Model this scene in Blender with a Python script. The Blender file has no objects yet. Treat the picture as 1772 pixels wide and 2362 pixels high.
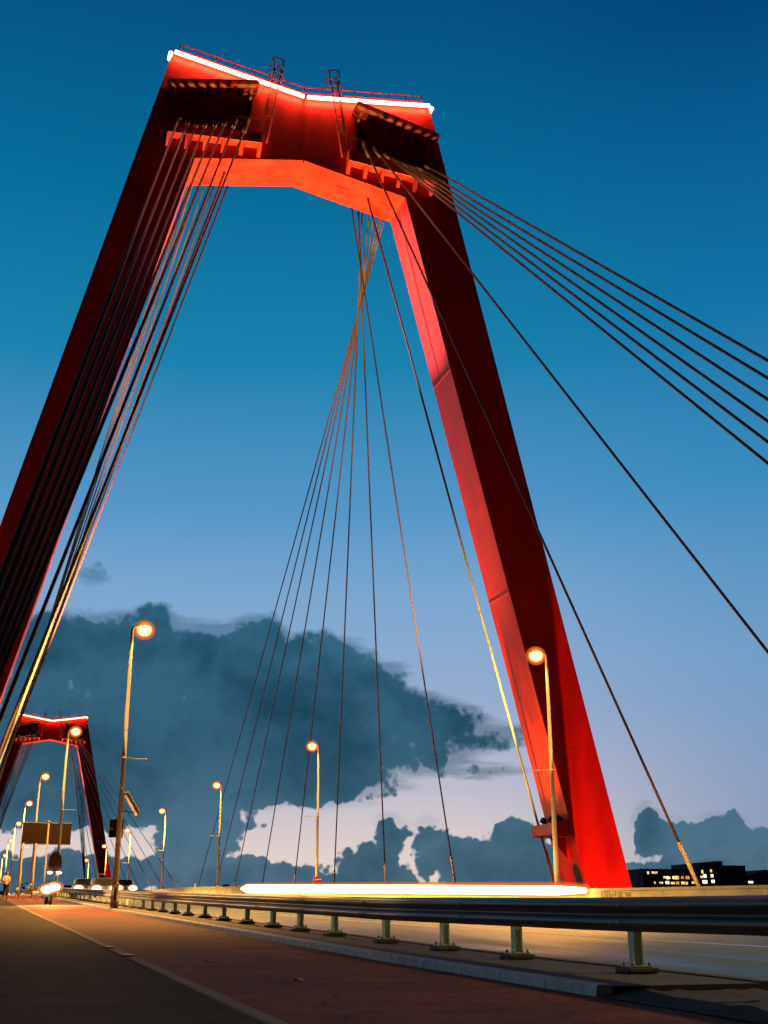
import bpy, bmesh, math, random
from mathutils import Vector, Matrix
from mathutils.geometry import tessellate_polygon
R = math.radians
random.seed(7)
SC = bpy.context.scene
COL = SC.collection

# ------------------------------------------------------------------ camera
YAW, PITCH, ROLL, FPX = .3188, .3340, -.0039, 2755.7
cam_d = bpy.data.cameras.new("camera")
cam = bpy.data.objects.new("camera", cam_d)
COL.objects.link(cam)
_f = Vector((math.sin(YAW)*math.cos(PITCH), math.cos(YAW)*math.cos(PITCH), math.sin(PITCH)))
_r = Vector((math.cos(YAW), -math.sin(YAW), 0))
_u = _r.cross(_f)
_r2 = _r*math.cos(ROLL) + _u*math.sin(ROLL)
_u2 = -_r*math.sin(ROLL) + _u*math.cos(ROLL)
cam.matrix_world = Matrix(((_r2.x, _u2.x, -_f.x, 0), (_r2.y, _u2.y, -_f.y, 0), (_r2.z, _u2.z, -_f.z, 0), (0, 0, 0, 1)))
cam_d.sensor_fit = 'VERTICAL'
cam_d.sensor_height = 36
cam_d.lens = FPX/2362*36
cam_d.clip_start = .05
cam_d.clip_end = 12000
SC.camera = cam

# ------------------------------------------------------------------ view, sampling
SC.view_settings.view_transform = 'Standard'
SC.view_settings.look = 'None'
SC.view_settings.exposure = 0
SC.view_settings.gamma = 1
SC.render.engine = 'CYCLES'
SC.cycles.max_bounces = 5
SC.cycles.diffuse_bounces = 2
SC.cycles.glossy_bounces = 3
SC.cycles.sample_clamp_indirect = 3
SC.cycles.sample_clamp_direct = 9
SC.cycles.use_denoising = True
SC.cycles.caustics_reflective = False
SC.cycles.caustics_refractive = False

# ------------------------------------------------------------------ world: dusk sky with cloud banks (all in sky direction, azimuth / elevation)
W = bpy.data.worlds.new("World")
SC.world = W
W.use_nodes = True
wt = W.node_tree
wt.nodes.clear()
def wn(t, **kw):
    n = wt.nodes.new(t)
    for k, v in kw.items(): setattr(n, k, v)
    return n
def wmath(op, a, b=None, c=None, clamp=False):
    n = wn('ShaderNodeMath', operation=op); n.use_clamp = clamp
    for i, x in enumerate((a, b, c)):
        if x is None: continue
        if isinstance(x, (int, float)): n.inputs[i].default_value = x
        else: wt.links.new(x, n.inputs[i])
    return n.outputs[0]
def wramp(fac, stops, interp='LINEAR'):
    n = wn('ShaderNodeValToRGB'); cr = n.color_ramp; cr.interpolation = interp
    while len(cr.elements) < len(stops): cr.elements.new(.5)
    for e, (p, c) in zip(cr.elements, stops):
        e.position = p; e.color = (*c, 1)
    wt.links.new(fac, n.inputs[0]); return n.outputs[0]
def wmix(fac, a, b, mode='MIX'):
    n = wn('ShaderNodeMix', data_type='RGBA', blend_type=mode)
    for k, x in ((0, fac), (6, a), (7, b)):
        if isinstance(x, (int, float)): n.inputs[k].default_value = x
        elif isinstance(x, tuple): n.inputs[k].default_value = (*x, 1)
        else: wt.links.new(x, n.inputs[k])
    return n.outputs[2]
def wsmooth(x, lo, hi):
    n = wn('ShaderNodeMapRange', interpolation_type='SMOOTHSTEP')
    wt.links.new(x, n.inputs[0]); n.inputs[1].default_value = lo; n.inputs[2].default_value = hi
    return n.outputs[0]
tc = wn('ShaderNodeTexCoord')
sep = wn('ShaderNodeSeparateXYZ'); wt.links.new(tc.outputs['Generated'], sep.inputs[0])
az = wmath('ARCTAN2', sep.outputs[0], sep.outputs[1])
el = wmath('ARCSINE', sep.outputs[2])
elf = wmath('MULTIPLY', el, 1/R(60), clamp=True)
def s(*c): return tuple(((x/255)/12.92 if x/255 <= .04045 else ((x/255+.055)/1.055)**2.4) for x in c)
grad = wramp(elf, [(0, s(232, 206, 190)), (3/60, s(224, 208, 202)), (6/60, s(190, 188, 204)), (10/60, s(150, 172, 206)),
                   (15/60, s(122, 166, 207)), (19/60, s(84, 150, 200)), (26/60, s(24, 129, 174)), (34/60, s(2, 107, 151)),
                   (42/60, s(2, 80, 130)), (50/60, s(0, 46, 84)), (1, s(0, 26, 54))])
cool = wramp(elf, [(0, s(128, 146, 172)), (6/60, s(130, 154, 190)), (12/60, s(110, 156, 200)), (20/60, s(54, 138, 188)),
                   (28/60, s(12, 114, 166)), (40/60, s(0, 72, 124)), (50/60, s(0, 40, 78)), (1, s(0, 24, 50))])
sky_c = wmix(wsmooth(az, .36, .68), grad, cool)
cmb = wn('ShaderNodeCombineXYZ'); wt.links.new(az, cmb.inputs[0]); wt.links.new(el, cmb.inputs[1])
BLOBS = [(0.0453, 0.2135, 0.0512, 0.0331), (0.1058, 0.2015, 0.0749, 0.0484), (0.182, 0.2001, 0.0845, 0.0396), (0.2122, 0.2254, 0.0352, 0.0248), (0.2635, 0.2051, 0.0547, 0.0323), (0.2449, 0.1596, 0.1149, 0.0637), (0.1171, 0.1426, 0.1214, 0.0621), (0.2989, 0.1749, 0.0505, 0.0415), (0.3377, 0.1672, 0.0387, 0.0245), (0.1222, 0.2416, 0.0191, 0.017), (0.3836, 0.1472, 0.0690, 0.0150), (0.2497, 0.115, 0.0606, 0.0203), (0.1637, 0.1033, 0.074, 0.0218), (0.0438, 0.1476, 0.0536, 0.0576), (0.2019, 0.0765, 0.0371, 0.005), (0.1585, 0.0602, 0.0291, 0.0213), (0.0535, 0.0351, 0.117, 0.0154), (0.1741, 0.0391, 0.0617, 0.0176), (0.2328, 0.0356, 0.0735, 0.0113), (0.3067, 0.0461, 0.0372, 0.0214), (0.3236, 0.0694, 0.018, 0.0173), (0.3554, 0.0692, 0.0187, 0.0162), (0.3812, 0.0529, 0.0557, 0.0186), (0.4261, 0.065, 0.0296, 0.0179), (0.4363, 0.0453, 0.0403, 0.0212), (0.5286, 0.0688, 0.0161, 0.024), (0.5495, 0.0614, 0.0319, 0.0203), (0.5851, 0.0659, 0.0279, 0.0209), (0.6119, 0.0567, 0.0274, 0.0189), (0.5615, 0.0369, 0.0802, 0.0206), (0.4056, 0.1198, 0.0416, 0.0059), (0.07, 0.2758, 0.0182, 0.009), (0.06, 0.098, 0.17, 0.030), (0.2449, 0.112, 0.10, 0.024), (0.36, 0.158, 0.05, 0.024), (0.345, 0.132, 0.05, 0.018), (0.168, 0.070, 0.040, 0.030), (0.27, 0.15, 0.09, 0.05), (0.075, 0.040, 0.13, 0.019), (0.2, 0.036, 0.06, 0.022), (0.30, 0.034, 0.09, 0.016), (0.425, 0.040, 0.07, 0.026),
         (-.16, .13, .13, .06), (-.4, .08, .2, .04), (.85, .05, .16, .03), (1.2, .09, .2, .04)]
field = None
for (a0, e0, ra, re) in BLOBS:
    sb = wn('ShaderNodeVectorMath', operation='SUBTRACT'); wt.links.new(cmb.outputs[0], sb.inputs[0]); sb.inputs[1].default_value = (a0, e0, 0)
    ml = wn('ShaderNodeVectorMath', operation='MULTIPLY'); wt.links.new(sb.outputs[0], ml.inputs[0]); ml.inputs[1].default_value = (1/ra, 1/re, 0)
    ln = wn('ShaderNodeVectorMath', operation='LENGTH'); wt.links.new(ml.outputs[0], ln.inputs[0])
    # signed distance-like value, in units of elevation radius, compressed so that big and small lobes meet evenly
    v = wmath('MULTIPLY', wmath('SUBTRACT', 1.0, wmath('POWER', ln.outputs[1], 1.8)), min(re*1.25, .036))
    field = v if field is None else wmath('SMOOTH_MAX', field, v, .014)
def wnoise(vec, scale, detail, rough, dist=0):
    n = wn('ShaderNodeTexNoise'); n.inputs['Scale'].default_value = scale; n.inputs['Detail'].default_value = detail
    n.inputs['Roughness'].default_value = rough; n.inputs['Distortion'].default_value = dist
    wt.links.new(vec, n.inputs['Vector']); return n.outputs[0]
n1 = wnoise(tc.outputs['Generated'], 26, 7, .6, .35)
vor = wn('ShaderNodeTexVoronoi', feature='SMOOTH_F1'); vor.inputs['Scale'].default_value = 62; vor.inputs['Smoothness'].default_value = .35
vor.inputs['Detail'].default_value = 2; vor.inputs['Roughness'].default_value = .55
wt.links.new(tc.outputs['Generated'], vor.inputs['Vector'])
stretch = wn('ShaderNodeMapping'); stretch.inputs['Scale'].default_value = (.35, .35, 1.6)
wt.links.new(tc.outputs['Generated'], stretch.inputs[0])
n2 = wnoise(stretch.outputs[0], 34, 6, .62, .6)
pert = wmath('ADD', wmath('MULTIPLY', wmath('SUBTRACT', n1, .5), .030), wmath('MULTIPLY', wmath('SUBTRACT', .42, vor.outputs['Distance']), .015))
edge = wmath('ADD', field, pert)
wisp = wmath('ADD', field, wmath('MULTIPLY', wmath('SUBTRACT', n2, .56), .055))
wid = wmath('ADD', .0026, wmath('MULTIPLY', wsmooth(el, .075, .15), .0060))
m1 = wsmooth(wmath('DIVIDE', edge, wid), -.6, 1.0)
m2 = wmath('MULTIPLY', wsmooth(wisp, -.006, .010), wmath('MULTIPLY', wsmooth(el, .055, .125), .60))
mask = wmath('MAXIMUM', m1, m2)
cl_lo = wramp(elf, [(0, s(52, 88, 110)), (3/60, s(42, 84, 108)), (6/60, s(26, 74, 96)), (9/60, s(15, 62, 84)), (15/60, s(24, 74, 98)), (24/60, s(60, 118, 155))])
cl_hi = wramp(elf, [(0, s(84, 110, 130)), (4/60, s(70, 110, 134)), (8/60, s(46, 92, 118)), (15/60, s(50, 102, 130)), (24/60, s(92, 142, 178))])
n3 = wnoise(tc.outputs['Generated'], 9, 4, .5, .5)
thin = wmath('MULTIPLY', wmath('SUBTRACT', 1.0, wsmooth(edge, 0, .022)), .35)
shade = wmath('ADD', wmath('ADD', wmath('MULTIPLY', wsmooth(n3, .40, .66), .75), wmath('MULTIPLY', wsmooth(n1, .38, .68), .45)), thin, clamp=True)
cl = wmix(shade, cl_lo, cl_hi)
sky_c = wmix(mask, sky_c, cl)
# the half of the sky behind the camera, away from the afterglow, is darker
back = wmath('ADD', .03, wmath('MULTIPLY', wsmooth(sep.outputs[1], -.35, .55), .97))
nis = wn('ShaderNodeTexSky', sky_type='NISHITA')
nis.sun_disc = False; nis.sun_elevation = R(-4); nis.sun_rotation = R(14)
bg1 = wn('ShaderNodeBackground'); wt.links.new(sky_c, bg1.inputs[0]); wt.links.new(back, bg1.inputs[1])
bg2 = wn('ShaderNodeBackground'); wt.links.new(nis.outputs[0], bg2.inputs[0]); bg2.inputs[1].default_value = .05
ad = wn('ShaderNodeAddShader'); wt.links.new(bg1.outputs[0], ad.inputs[0]); wt.links.new(bg2.outputs[0], ad.inputs[1])
wo = wn('ShaderNodeOutputWorld'); wt.links.new(ad.outputs[0], wo.inputs[0])
W.cycles.sampling_method = 'MANUAL'; W.cycles.sample_map_resolution = 256

# afterglow of the sun that has just set, ahead and a little to the right
sun_d = bpy.data.lights.new("sun", 'SUN'); sun_d.energy = .03; sun_d.angle = R(15); sun_d.color = (1, .72, .62)
sun = bpy.data.objects.new("sun", sun_d); COL.objects.link(sun)
sun.rotation_euler = Vector((-math.sin(R(14)), -math.cos(R(14)), -.03)).to_track_quat('-Z', 'Y').to_euler()

# ------------------------------------------------------------------ helpers
class MB:
    """collects shapes, then links them as ONE mesh object"""
    def __init__(self): self.bm = bmesh.new()
    def face(self, pts):
        vs = [self.bm.verts.new(p) for p in pts]
        try: return self.bm.faces.new(vs)
        except ValueError: return None
    def hull(self, lo, hi):                     # two matching rings -> closed prism
        a = [self.bm.verts.new(p) for p in lo]; b = [self.bm.verts.new(p) for p in hi]; n = len(a)
        self.bm.faces.new(a[::-1]); self.bm.faces.new(b)
        for i in range(n): self.bm.faces.new((a[i], a[(i+1) % n], b[(i+1) % n], b[i]))
    def box(self, c, d, rot=None):
        x, y, z = (k/2 for k in d); M = rot or Matrix.Identity(3); c = Vector(c)
        q = [(-x, -y), (x, -y), (x, y), (-x, y)]
        self.hull([c+M@Vector((i, j, -z)) for i, j in q], [c+M@Vector((i, j, z)) for i, j in q])
    def tube(self, a, b, r0, r1=None, n=10, cap=True):
        a = Vector(a); b = Vector(b); r1 = r0 if r1 is None else r1
        d = (b-a).normalized(); u = d.cross(Vector((0, 0, 1)) if abs(d.z) < .95 else Vector((1, 0, 0))).normalized(); v = d.cross(u)
        ring = lambda p, r: [self.bm.verts.new(p+(u*math.cos(t)+v*math.sin(t))*r) for t in (2*math.pi*i/n for i in range(n))]
        A, B = ring(a, r0), ring(b, r1)
        for i in range(n):
            f = self.bm.faces.new((A[i], A[(i+1) % n], B[(i+1) % n], B[i])); f.smooth = True
        if cap: self.bm.faces.new(A[::-1]); self.bm.faces.new(B)
    def path(self, pts, r, n=8):
        pts = [Vector(p) for p in pts]; rings = []
        for i, p in enumerate(pts):
            d = (pts[min(i+1, len(pts)-1)]-pts[max(i-1, 0)]).normalized()
            u = d.cross(Vector((0, 0, 1)) if abs(d.z) < .95 else Vector((0, 1, 0))).normalized(); v = d.cross(u)
            rr = r[i] if isinstance(r, (list, tuple)) else r
            rings.append([self.bm.verts.new(p+(u*math.cos(t)+v*math.sin(t))*rr) for t in (2*math.pi*k/n for k in range(n))])
        for A, B in zip(rings, rings[1:]):
            for i in range(n):
                f = self.bm.faces.new((A[i], A[(i+1) % n], B[(i+1) % n], B[i])); f.smooth = True
        self.bm.faces.new(rings[0][::-1]); self.bm.faces.new(rings[-1])
    def ball(self, c, r, sx=1, sy=1, sz=1, n=14, m=9, rot=None):
        c = Vector(c); M = rot or Matrix.Identity(3); rings = []
        for j in range(1, m):
            t = math.pi*j/m
            rings.append([self.bm.verts.new(c+M@Vector((r*sx*math.sin(t)*math.cos(2*math.pi*i/n), r*sy*math.sin(t)*math.sin(2*math.pi*i/n), r*sz*math.cos(t)))) for i in range(n)])
        top = self.bm.verts.new(c+M@Vector((0, 0, r*sz))); bot = self.bm.verts.new(c+M@Vector((0, 0, -r*sz)))
        for i in range(n):
            self.bm.faces.new((top, rings[0][i], rings[0][(i+1) % n])).smooth = True
            self.bm.faces.new((bot, rings[-1][(i+1) % n], rings[-1][i])).smooth = True
            for A, B in zip(rings, rings[1:]): self.bm.faces.new((A[i], B[i], B[(i+1) % n], A[(i+1) % n])).smooth = True
    def sweep(self, sections, close=False):     # list of rings (open or closed profile)
        rings = [[self.bm.verts.new(p) for p in s_] for s_ in sections]; n = len(rings[0])
        for A, B in zip(rings, rings[1:]):
            for i in range(n if close else n-1): self.bm.faces.new((A[i], A[(i+1) % n], B[(i+1) % n], B[i]))
        if close: self.bm.faces.new(rings[0][::-1]); self.bm.faces.new(rings[-1])
    def build(self, name, mat, parent=None, bevel=0, smooth=False, loc=None):
        bmesh.ops.recalc_face_normals(self.bm, faces=self.bm.faces[:])
        me = bpy.data.meshes.new(name); self.bm.to_mesh(me); self.bm.free()
        if mat: me.materials.append(mat)
        o = bpy.data.objects.new(name, me); COL.objects.link(o)
        if parent: o.parent = parent
        if loc: o.location = loc
        if smooth:
            for p in me.polygons: p.use_smooth = True
        if bevel:
            b = o.modifiers.new("bevel", 'BEVEL'); b.width = bevel; b.segments = 2; b.limit_method = 'ANGLE'
        return o
def empty(name, loc=(0, 0, 0), rz=0):
    o = bpy.data.objects.new(name, None); COL.objects.link(o); o.location = loc; o.rotation_euler = (0, 0, rz); return o
def tag(o, label, cat, group=None):
    o["label"] = label; o["category"] = cat
    if group: o["group"] = group
    return o
def struct(o): o["kind"] = "structure"; return o
CHILD = {}
def copy_tree(o, parent=None):
    c = o.copy(); COL.objects.link(c)
    if parent: c.parent = parent
    for ch in list(o.children): copy_tree(ch, c)
    return c

# ------------------------------------------------------------------ materials
def mat(name, col, rough=.6, metal=0, spec=.4, vary=.25, scale=3.0, bump=0, bscale=40, col2=None, detail=6, rvar=0, stretch=None, speck=0):
    m = bpy.data.materials.new(name); m.use_nodes = True; t = m.node_tree; b = t.nodes['Principled BSDF']
    b.inputs['Roughness'].default_value = rough; b.inputs['Metallic'].default_value = metal; b.inputs['Specular IOR Level'].default_value = spec
    co = t.nodes.new('ShaderNodeTexCoord'); vec = co.outputs['Object']
    if stretch:
        mp = t.nodes.new('ShaderNodeMapping'); mp.inputs['Scale'].default_value = stretch; t.links.new(vec, mp.inputs[0]); vec = mp.outputs[0]
    n = t.nodes.new('ShaderNodeTexNoise'); n.inputs['Scale'].default_value = scale; n.inputs['Detail'].default_value = detail; n.inputs['Roughness'].default_value = .62
    t.links.new(vec, n.inputs['Vector'])
    r = t.nodes.new('ShaderNodeValToRGB'); r.color_ramp.elements[0].position = .3; r.color_ramp.elements[1].position = .7
    c2 = col2 or tuple(c*(1+vary) for c in col); c1 = tuple(c*(1-vary) for c in col)
    r.color_ramp.elements[0].color = (*c1, 1); r.color_ramp.elements[1].color = (*c2, 1)
    t.links.new(n.outputs[0], r.inputs[0]); t.links.new(r.outputs[0], b.inputs['Base Color'])
    if speck:                                   # coarse aggregate and cracks in the asphalt
        v = t.nodes.new('ShaderNodeTexVoronoi'); v.inputs['Scale'].default_value = 34; t.links.new(co.outputs['Object'], v.inputs['Vector'])
        q = t.nodes.new('ShaderNodeMapRange'); q.inputs[1].default_value = .1; q.inputs[2].default_value = .7; q.inputs[3].default_value = 1+speck*.7; q.inputs[4].default_value = 1-speck*.6
        t.links.new(v.outputs['Distance'], q.inputs[0])
        c = t.nodes.new('ShaderNodeTexVoronoi'); c.feature = 'DISTANCE_TO_EDGE'; c.inputs['Scale'].default_value = .55; t.links.new(n.outputs['Color'], c.inputs['Vector'])
        ad_ = t.nodes.new('ShaderNodeVectorMath'); ad_.operation = 'MULTIPLY_ADD'; ad_.inputs[1].default_value = (.5, .5, .5); t.links.new(n.outputs['Color'], ad_.inputs[0]); t.links.new(co.outputs['Object'], ad_.inputs[2]); t.links.new(ad_.outputs[0], c.inputs['Vector'])
        k = t.nodes.new('ShaderNodeMapRange'); k.inputs[1].default_value = .002; k.inputs[2].default_value = .012; k.inputs[3].default_value = .35; k.inputs[4].default_value = 1; t.links.new(c.outputs['Distance'], k.inputs[0])
        mm = t.nodes.new('ShaderNodeMath'); mm.operation = 'MULTIPLY'; t.links.new(q.outputs[0], mm.inputs[0]); t.links.new(k.outputs[0], mm.inputs[1])
        vm = t.nodes.new('ShaderNodeVectorMath'); vm.operation = 'SCALE'; t.links.new(r.outputs[0], vm.inputs[0]); t.links.new(mm.outputs[0], vm.inputs['Scale']); t.links.new(vm.outputs[0], b.inputs['Base Color'])
    if rvar:
        mr = t.nodes.new('ShaderNodeMapRange'); mr.inputs[3].default_value = max(.03, rough-rvar); mr.inputs[4].default_value = min(1, rough+rvar)
        mr.inputs[1].default_value = .3; mr.inputs[2].default_value = .7
        t.links.new(n.outputs[0], mr.inputs[0]); t.links.new(mr.outputs[0], b.inputs['Roughness'])
    if bump:
        n2 = t.nodes.new('ShaderNodeTexNoise'); n2.inputs['Scale'].default_value = bscale; n2.inputs['Detail'].default_value = 4
        t.links.new(co.outputs['Object'], n2.inputs['Vector'])
        bp = t.nodes.new('ShaderNodeBump'); bp.inputs['Strength'].default_value = bump; bp.inputs['Distance'].default_value = .02
        t.links.new(n2.outputs[0], bp.inputs['Height']); t.links.new(bp.outputs[0], b.inputs['Normal'])
    return m
def emit(name, col, strength):
    m = bpy.data.materials.new(name); m.use_nodes = True; t = m.node_tree; t.nodes.clear()
    e = t.nodes.new('ShaderNodeEmission'); e.inputs[0].default_value = (*col, 1); e.inputs[1].default_value = strength
    o = t.nodes.new('ShaderNodeOutputMaterial'); t.links.new(e.outputs[0], o.inputs[0]); return m
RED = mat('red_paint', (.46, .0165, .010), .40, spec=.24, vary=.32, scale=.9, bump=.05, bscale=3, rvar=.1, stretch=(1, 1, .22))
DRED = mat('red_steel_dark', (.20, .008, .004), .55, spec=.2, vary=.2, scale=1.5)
CABLE = mat('cable_sheath', (.13, .068, .05), .5, spec=.3, vary=.06, scale=.5, detail=1)
SLV = mat('sleeve_steel', (.36, .29, .20), .55, vary=.08, scale=.6, detail=1)
SOCK = mat('socket_steel', (.10, .03, .025), .5, metal=.1, vary=.2)
ASPH = mat('road_asphalt', (.084, .098, .058), .50, spec=.4, vary=.45, scale=1.2, bump=.35, bscale=90, rvar=.18, stretch=(1, .12, 1))
CYCLE = mat('red_asphalt', (.165, .040, .012), .85, spec=.2, vary=.45, scale=1.4, bump=.6, bscale=90, stretch=(.6, 1, 1), speck=.6)
FOOT = mat('footpath_asphalt', (.042, .029, .013), .9, spec=.12, vary=.45, scale=1.2, bump=.6, bscale=90, stretch=(.6, 1, 1), speck=.7)
STONE = mat('kerb_stone', (.56, .54, .46), .75, vary=.3, scale=5, bump=.15, bscale=60)
ISLE = mat('kerb_island_asphalt', (.085, .072, .048), .85, vary=.4, scale=3, bump=.3, bscale=80)
JOINT = mat('edge_stone', (.16, .115, .06), .85, vary=.3, scale=4, bump=.2, bscale=80)
PAINTY = mat('yellow_stone', (.60, .42, .10), .7, vary=.25, scale=6)
LINE = mat('road_marking_paint', (.82, .78, .60), .6, vary=.2, scale=8)
CONC = mat('concrete', (.36, .33, .22), .85, vary=.3, scale=1.5, bump=.2, bscale=30, stretch=(1, .4, 1))
BARR = mat('barrier_concrete', (.62, .60, .32), .85, vary=.3, scale=1.5, bump=.2, bscale=30, stretch=(1, .4, 1))
SCRAWL = mat('scrawl_paint', (.86, .84, .66), .8, vary=.2, scale=9)
GALV = mat('galvanised_steel', (.33, .36, .32), .5, metal=.55, vary=.3, scale=4, bump=.06, bscale=30)
POSTM = mat('post_steel', (.66, .78, .58), .6, metal=.0, vary=.25, scale=6)
RAILM = mat('rail_steel_dirty', (.085, .075, .068), .42, metal=.45, vary=.6, scale=1.1, bump=.15, bscale=9, rvar=.15, stretch=(1, .35, 1))
DIRT = mat('dirt', (.05, .036, .024), .95, vary=.5, scale=9, bump=.5, bscale=40)
POLE = mat('lamp_pole_paint', (.46, .41, .32), .55, vary=.12, scale=1.5, detail=2, stretch=(1, 1, .3))
DARKM = mat('dark_metal', (.03, .03, .032), .5, vary=.3)
BLACK = mat('black_plastic', (.012, .012, .014), .45, vary=.2)
ORANGEB = mat('orange_panel', (.34, .13, .03), .6, vary=.3, scale=4)
YELB = mat('yellow_panel', (.55, .36, .05), .6, vary=.2)
SIGNB = mat('sign_back', (.009, .0042, .0018), .8, spec=.08, vary=.25, scale=5, stretch=(6, 1, .4))
SIGND = mat('dark_red_sign', (.045, .006, .004), .6, vary=.2)
SIGNR = mat('red_sign_paint', (.62, .03, .03), .5, vary=.1)
WHITEP = mat('white_paint', (.78, .76, .72), .5, vary=.08)
WATER = mat('water', (.012, .02, .024), .12, spec=.6, vary=.2, scale=.05, bump=.5, bscale=.6)
LAND = mat('bank_ground', (.04, .045, .035), .95, vary=.4, scale=.05)
BLDG = mat('dark_brick', (.050, .055, .060), .9, vary=.25, scale=.4)
BLDG2 = mat('dark_grey_cladding', (.045, .055, .062), .9, vary=.2, scale=.4)
ROOFM = mat('roof_felt', (.02, .022, .025), .9, vary=.2)
LEAFM = mat('far_foliage', (.028, .040, .026), .95, vary=.5, scale=.4)
BARK = mat('bark', (.05, .04, .03), .9)
NEON = emit('red_neon', (1, .20, .09), 60)
LAMPG = emit('sodium_lamp', (1, .56, .20), 30)
def halo_shell(name, col, strength, alpha):  # see-through glowing shell that imitates the halo round a bright light
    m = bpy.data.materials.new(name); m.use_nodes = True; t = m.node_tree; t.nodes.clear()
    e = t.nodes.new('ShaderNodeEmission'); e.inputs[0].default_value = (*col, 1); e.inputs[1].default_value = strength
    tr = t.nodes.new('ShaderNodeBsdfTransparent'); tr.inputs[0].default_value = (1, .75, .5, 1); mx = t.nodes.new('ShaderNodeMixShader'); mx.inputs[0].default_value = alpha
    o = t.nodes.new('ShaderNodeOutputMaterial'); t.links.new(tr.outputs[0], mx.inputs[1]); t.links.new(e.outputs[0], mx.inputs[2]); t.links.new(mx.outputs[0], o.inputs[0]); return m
HALO = halo_shell('amber_lamp_halo', (1, .30, .04), 2.6, .38)
HALO2 = halo_shell('amber_outer_halo', (1, .20, .05), 1.4, .20)
GLARE = halo_shell('amber_glare_halo', (1, .34, .10), 1.2, .34)  # glare halo of the headlight trail and the headlights, not a glass part
GLARE2 = halo_shell('pink_trail_halo', (1, .24, .12), 1.0, .20)  # fainter outer halo of the headlight trail
LAMPW = emit('white_lamp', (1, .80, .55), 55)
TRAILG = emit('white_light_trail', (1, .97, .68), 40)  # glow of the headlight trail, no lamp is fixed here
WIN_Y = emit('lit_window_yellow', (1, .62, .14), 1.5)
WIN_O = emit('lit_window_orange', (1, .36, .05), .9)
WIN_W = emit('lit_window_white', (1, .80, .45), 2.4)
for m_ in (LAMPG, LAMPW, HALO, HALO2, GLARE, GLARE2, WIN_Y, WIN_O, WIN_W): m_.cycles.emission_sampling = 'NONE'   # the lamps' light itself comes from the lamp objects

# ------------------------------------------------------------------ bridge deck profile
XA, Y1, SPAN = 16.065, 65.45, 270.0
Y2 = Y1+SPAN
YM = Y1+SPAN/2
def zd(y):
    if y > YM: y = 2*YM-y
    if y < 45: return .0305*y-.92
    if y < 110: return .4525+.0320*(y-45)
    t = y-110; return 2.5325+.0320*t-.0320*t*t/(2*(YM-110))
def lerp_tab(tab, y):
    if y <= tab[0][0]: return tab[0][1]
    for (a, p), (b, q) in zip(tab, tab[1:]):
        if y <= b: return p+(q-p)*(y-a)/(b-a)
    return tab[-1][1]
POSTX = [(0, 6.95), (9, 6.80), (11.9, 6.70), (14.6, 6.55), (18, 6.36), (22, 6.32), (60, 6.30)]
KERBX = [(0, 5.70), (10.5, 5.42), (15.6, 5.24), (26, 5.22), (60, 5.22)]
EDGEX = [(0, 8.9), (11.6, 8.0), (13.4, 7.60), (16.3, 7.40), (21, 7.10), (60, 7.10)]
ISLEX = [(0, 7.7), (11.6, 7.3), (14, 7.05), (18, 6.85), (60, 6.85)]
LANEX = [(0, 15.0), (18.8, 13.14), (22, 12.47), (29.4, 11.3), (40, 10.6), (60, 10.4)]
posts_y = [6.5, 9.2, 11.9, 14.6, 16.8, 19.2, 22.1, 24.6, 27.0, 29.7, 32.6, 35.4, 38.3, 40.9]
while posts_y[-1] < 205: posts_y.append(posts_y[-1]+2.67)
YS = [-60, -40, -20, -10, -5] + [y for y in range(0, 60, 2)] + [y for y in range(60, 120, 4)] + [y for y in range(120, 420, 8)] + [430]
def strip(name, xl, xr, dz, m, ys=None, thick=None):
    mb = MB(); ys = ys or YS
    f = lambda k, y: k(y) if callable(k) else k
    if thick is None:
        mb.sweep([[(f(xl, y), y, zd(y)+dz), (f(xr, y), y, zd(y)+dz)] for y in ys])
    else:
        mb.sweep([[(f(xl, y), y, zd(y)+dz-thick), (f(xl, y), y, zd(y)+dz), (f(xr, y), y, zd(y)+dz), (f(xr, y), y, zd(y)+dz-thick)] for y in ys], True)
    return struct(mb.build(name, m))
kx = lambda y: lerp_tab(KERBX, y)
ix = lambda y: lerp_tab(ISLEX, y)
ex = lambda y: lerp_tab(EDGEX, y)
lx = lambda y: lerp_tab(LANEX, y)
strip('bridge_deck', XA-17.45, XA+17.45, -.03, CONC, thick=1.5)
strip('footpath', XA-17.4, 2.06, .0, FOOT)
strip('path_edge_stones', 2.062, 2.20, .012, JOINT)
strip('cycle_path', 2.202, lambda y: kx(y)-.002, .0, CYCLE)
strip('road', lambda y: ix(y)+.002, 22.45, -.012, ASPH)
strip('edge_line', lambda y: ex(y)-.06, lambda y: ex(y)+.06, -.006, LINE)
strip('lane_line', lambda y: lx(y)-.07, lambda y: lx(y)+.07, -.006, LINE)
strip('far_lane_line', 16.2, 16.34, -.006, LINE)
strip('far_edge_line', 21.9, 22.02, -.006, LINE)
strip('far_cycle_path', 22.97, XA+17.4, .0, CYCLE)
# kerb: a row of light stones, the island behind it, the low kerb on the road side
mb = MB(); y = 10.4
while y < 230:
    y2 = y+(1.0 if y < 60 else 4.0)
    a, b = y+.006, y2-.006
    P = lambda yy: [(kx(yy), yy, zd(yy)-.03), (kx(yy)+.012, yy, zd(yy)+.082), (kx(yy)+.03, yy, zd(yy)+.098), (kx(yy)+.17, yy, zd(yy)+.098), (kx(yy)+.17, yy, zd(yy)-.03)]
    mb.sweep([P(a), P(b)], True); y = y2
struct(mb.build('kerb', STONE))
ys_i = [10.4]+[y for y in YS if 10.4 < y < 232]
strip('kerb_island', lambda y: kx(y)+.172, lambda y: ix(y)-.16, .085, ISLE, ys=ys_i, thick=.14)
strip('road_kerb', lambda y: ix(y)-.158, ix, .10, ISLE, ys=ys_i, thick=.16)
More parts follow.
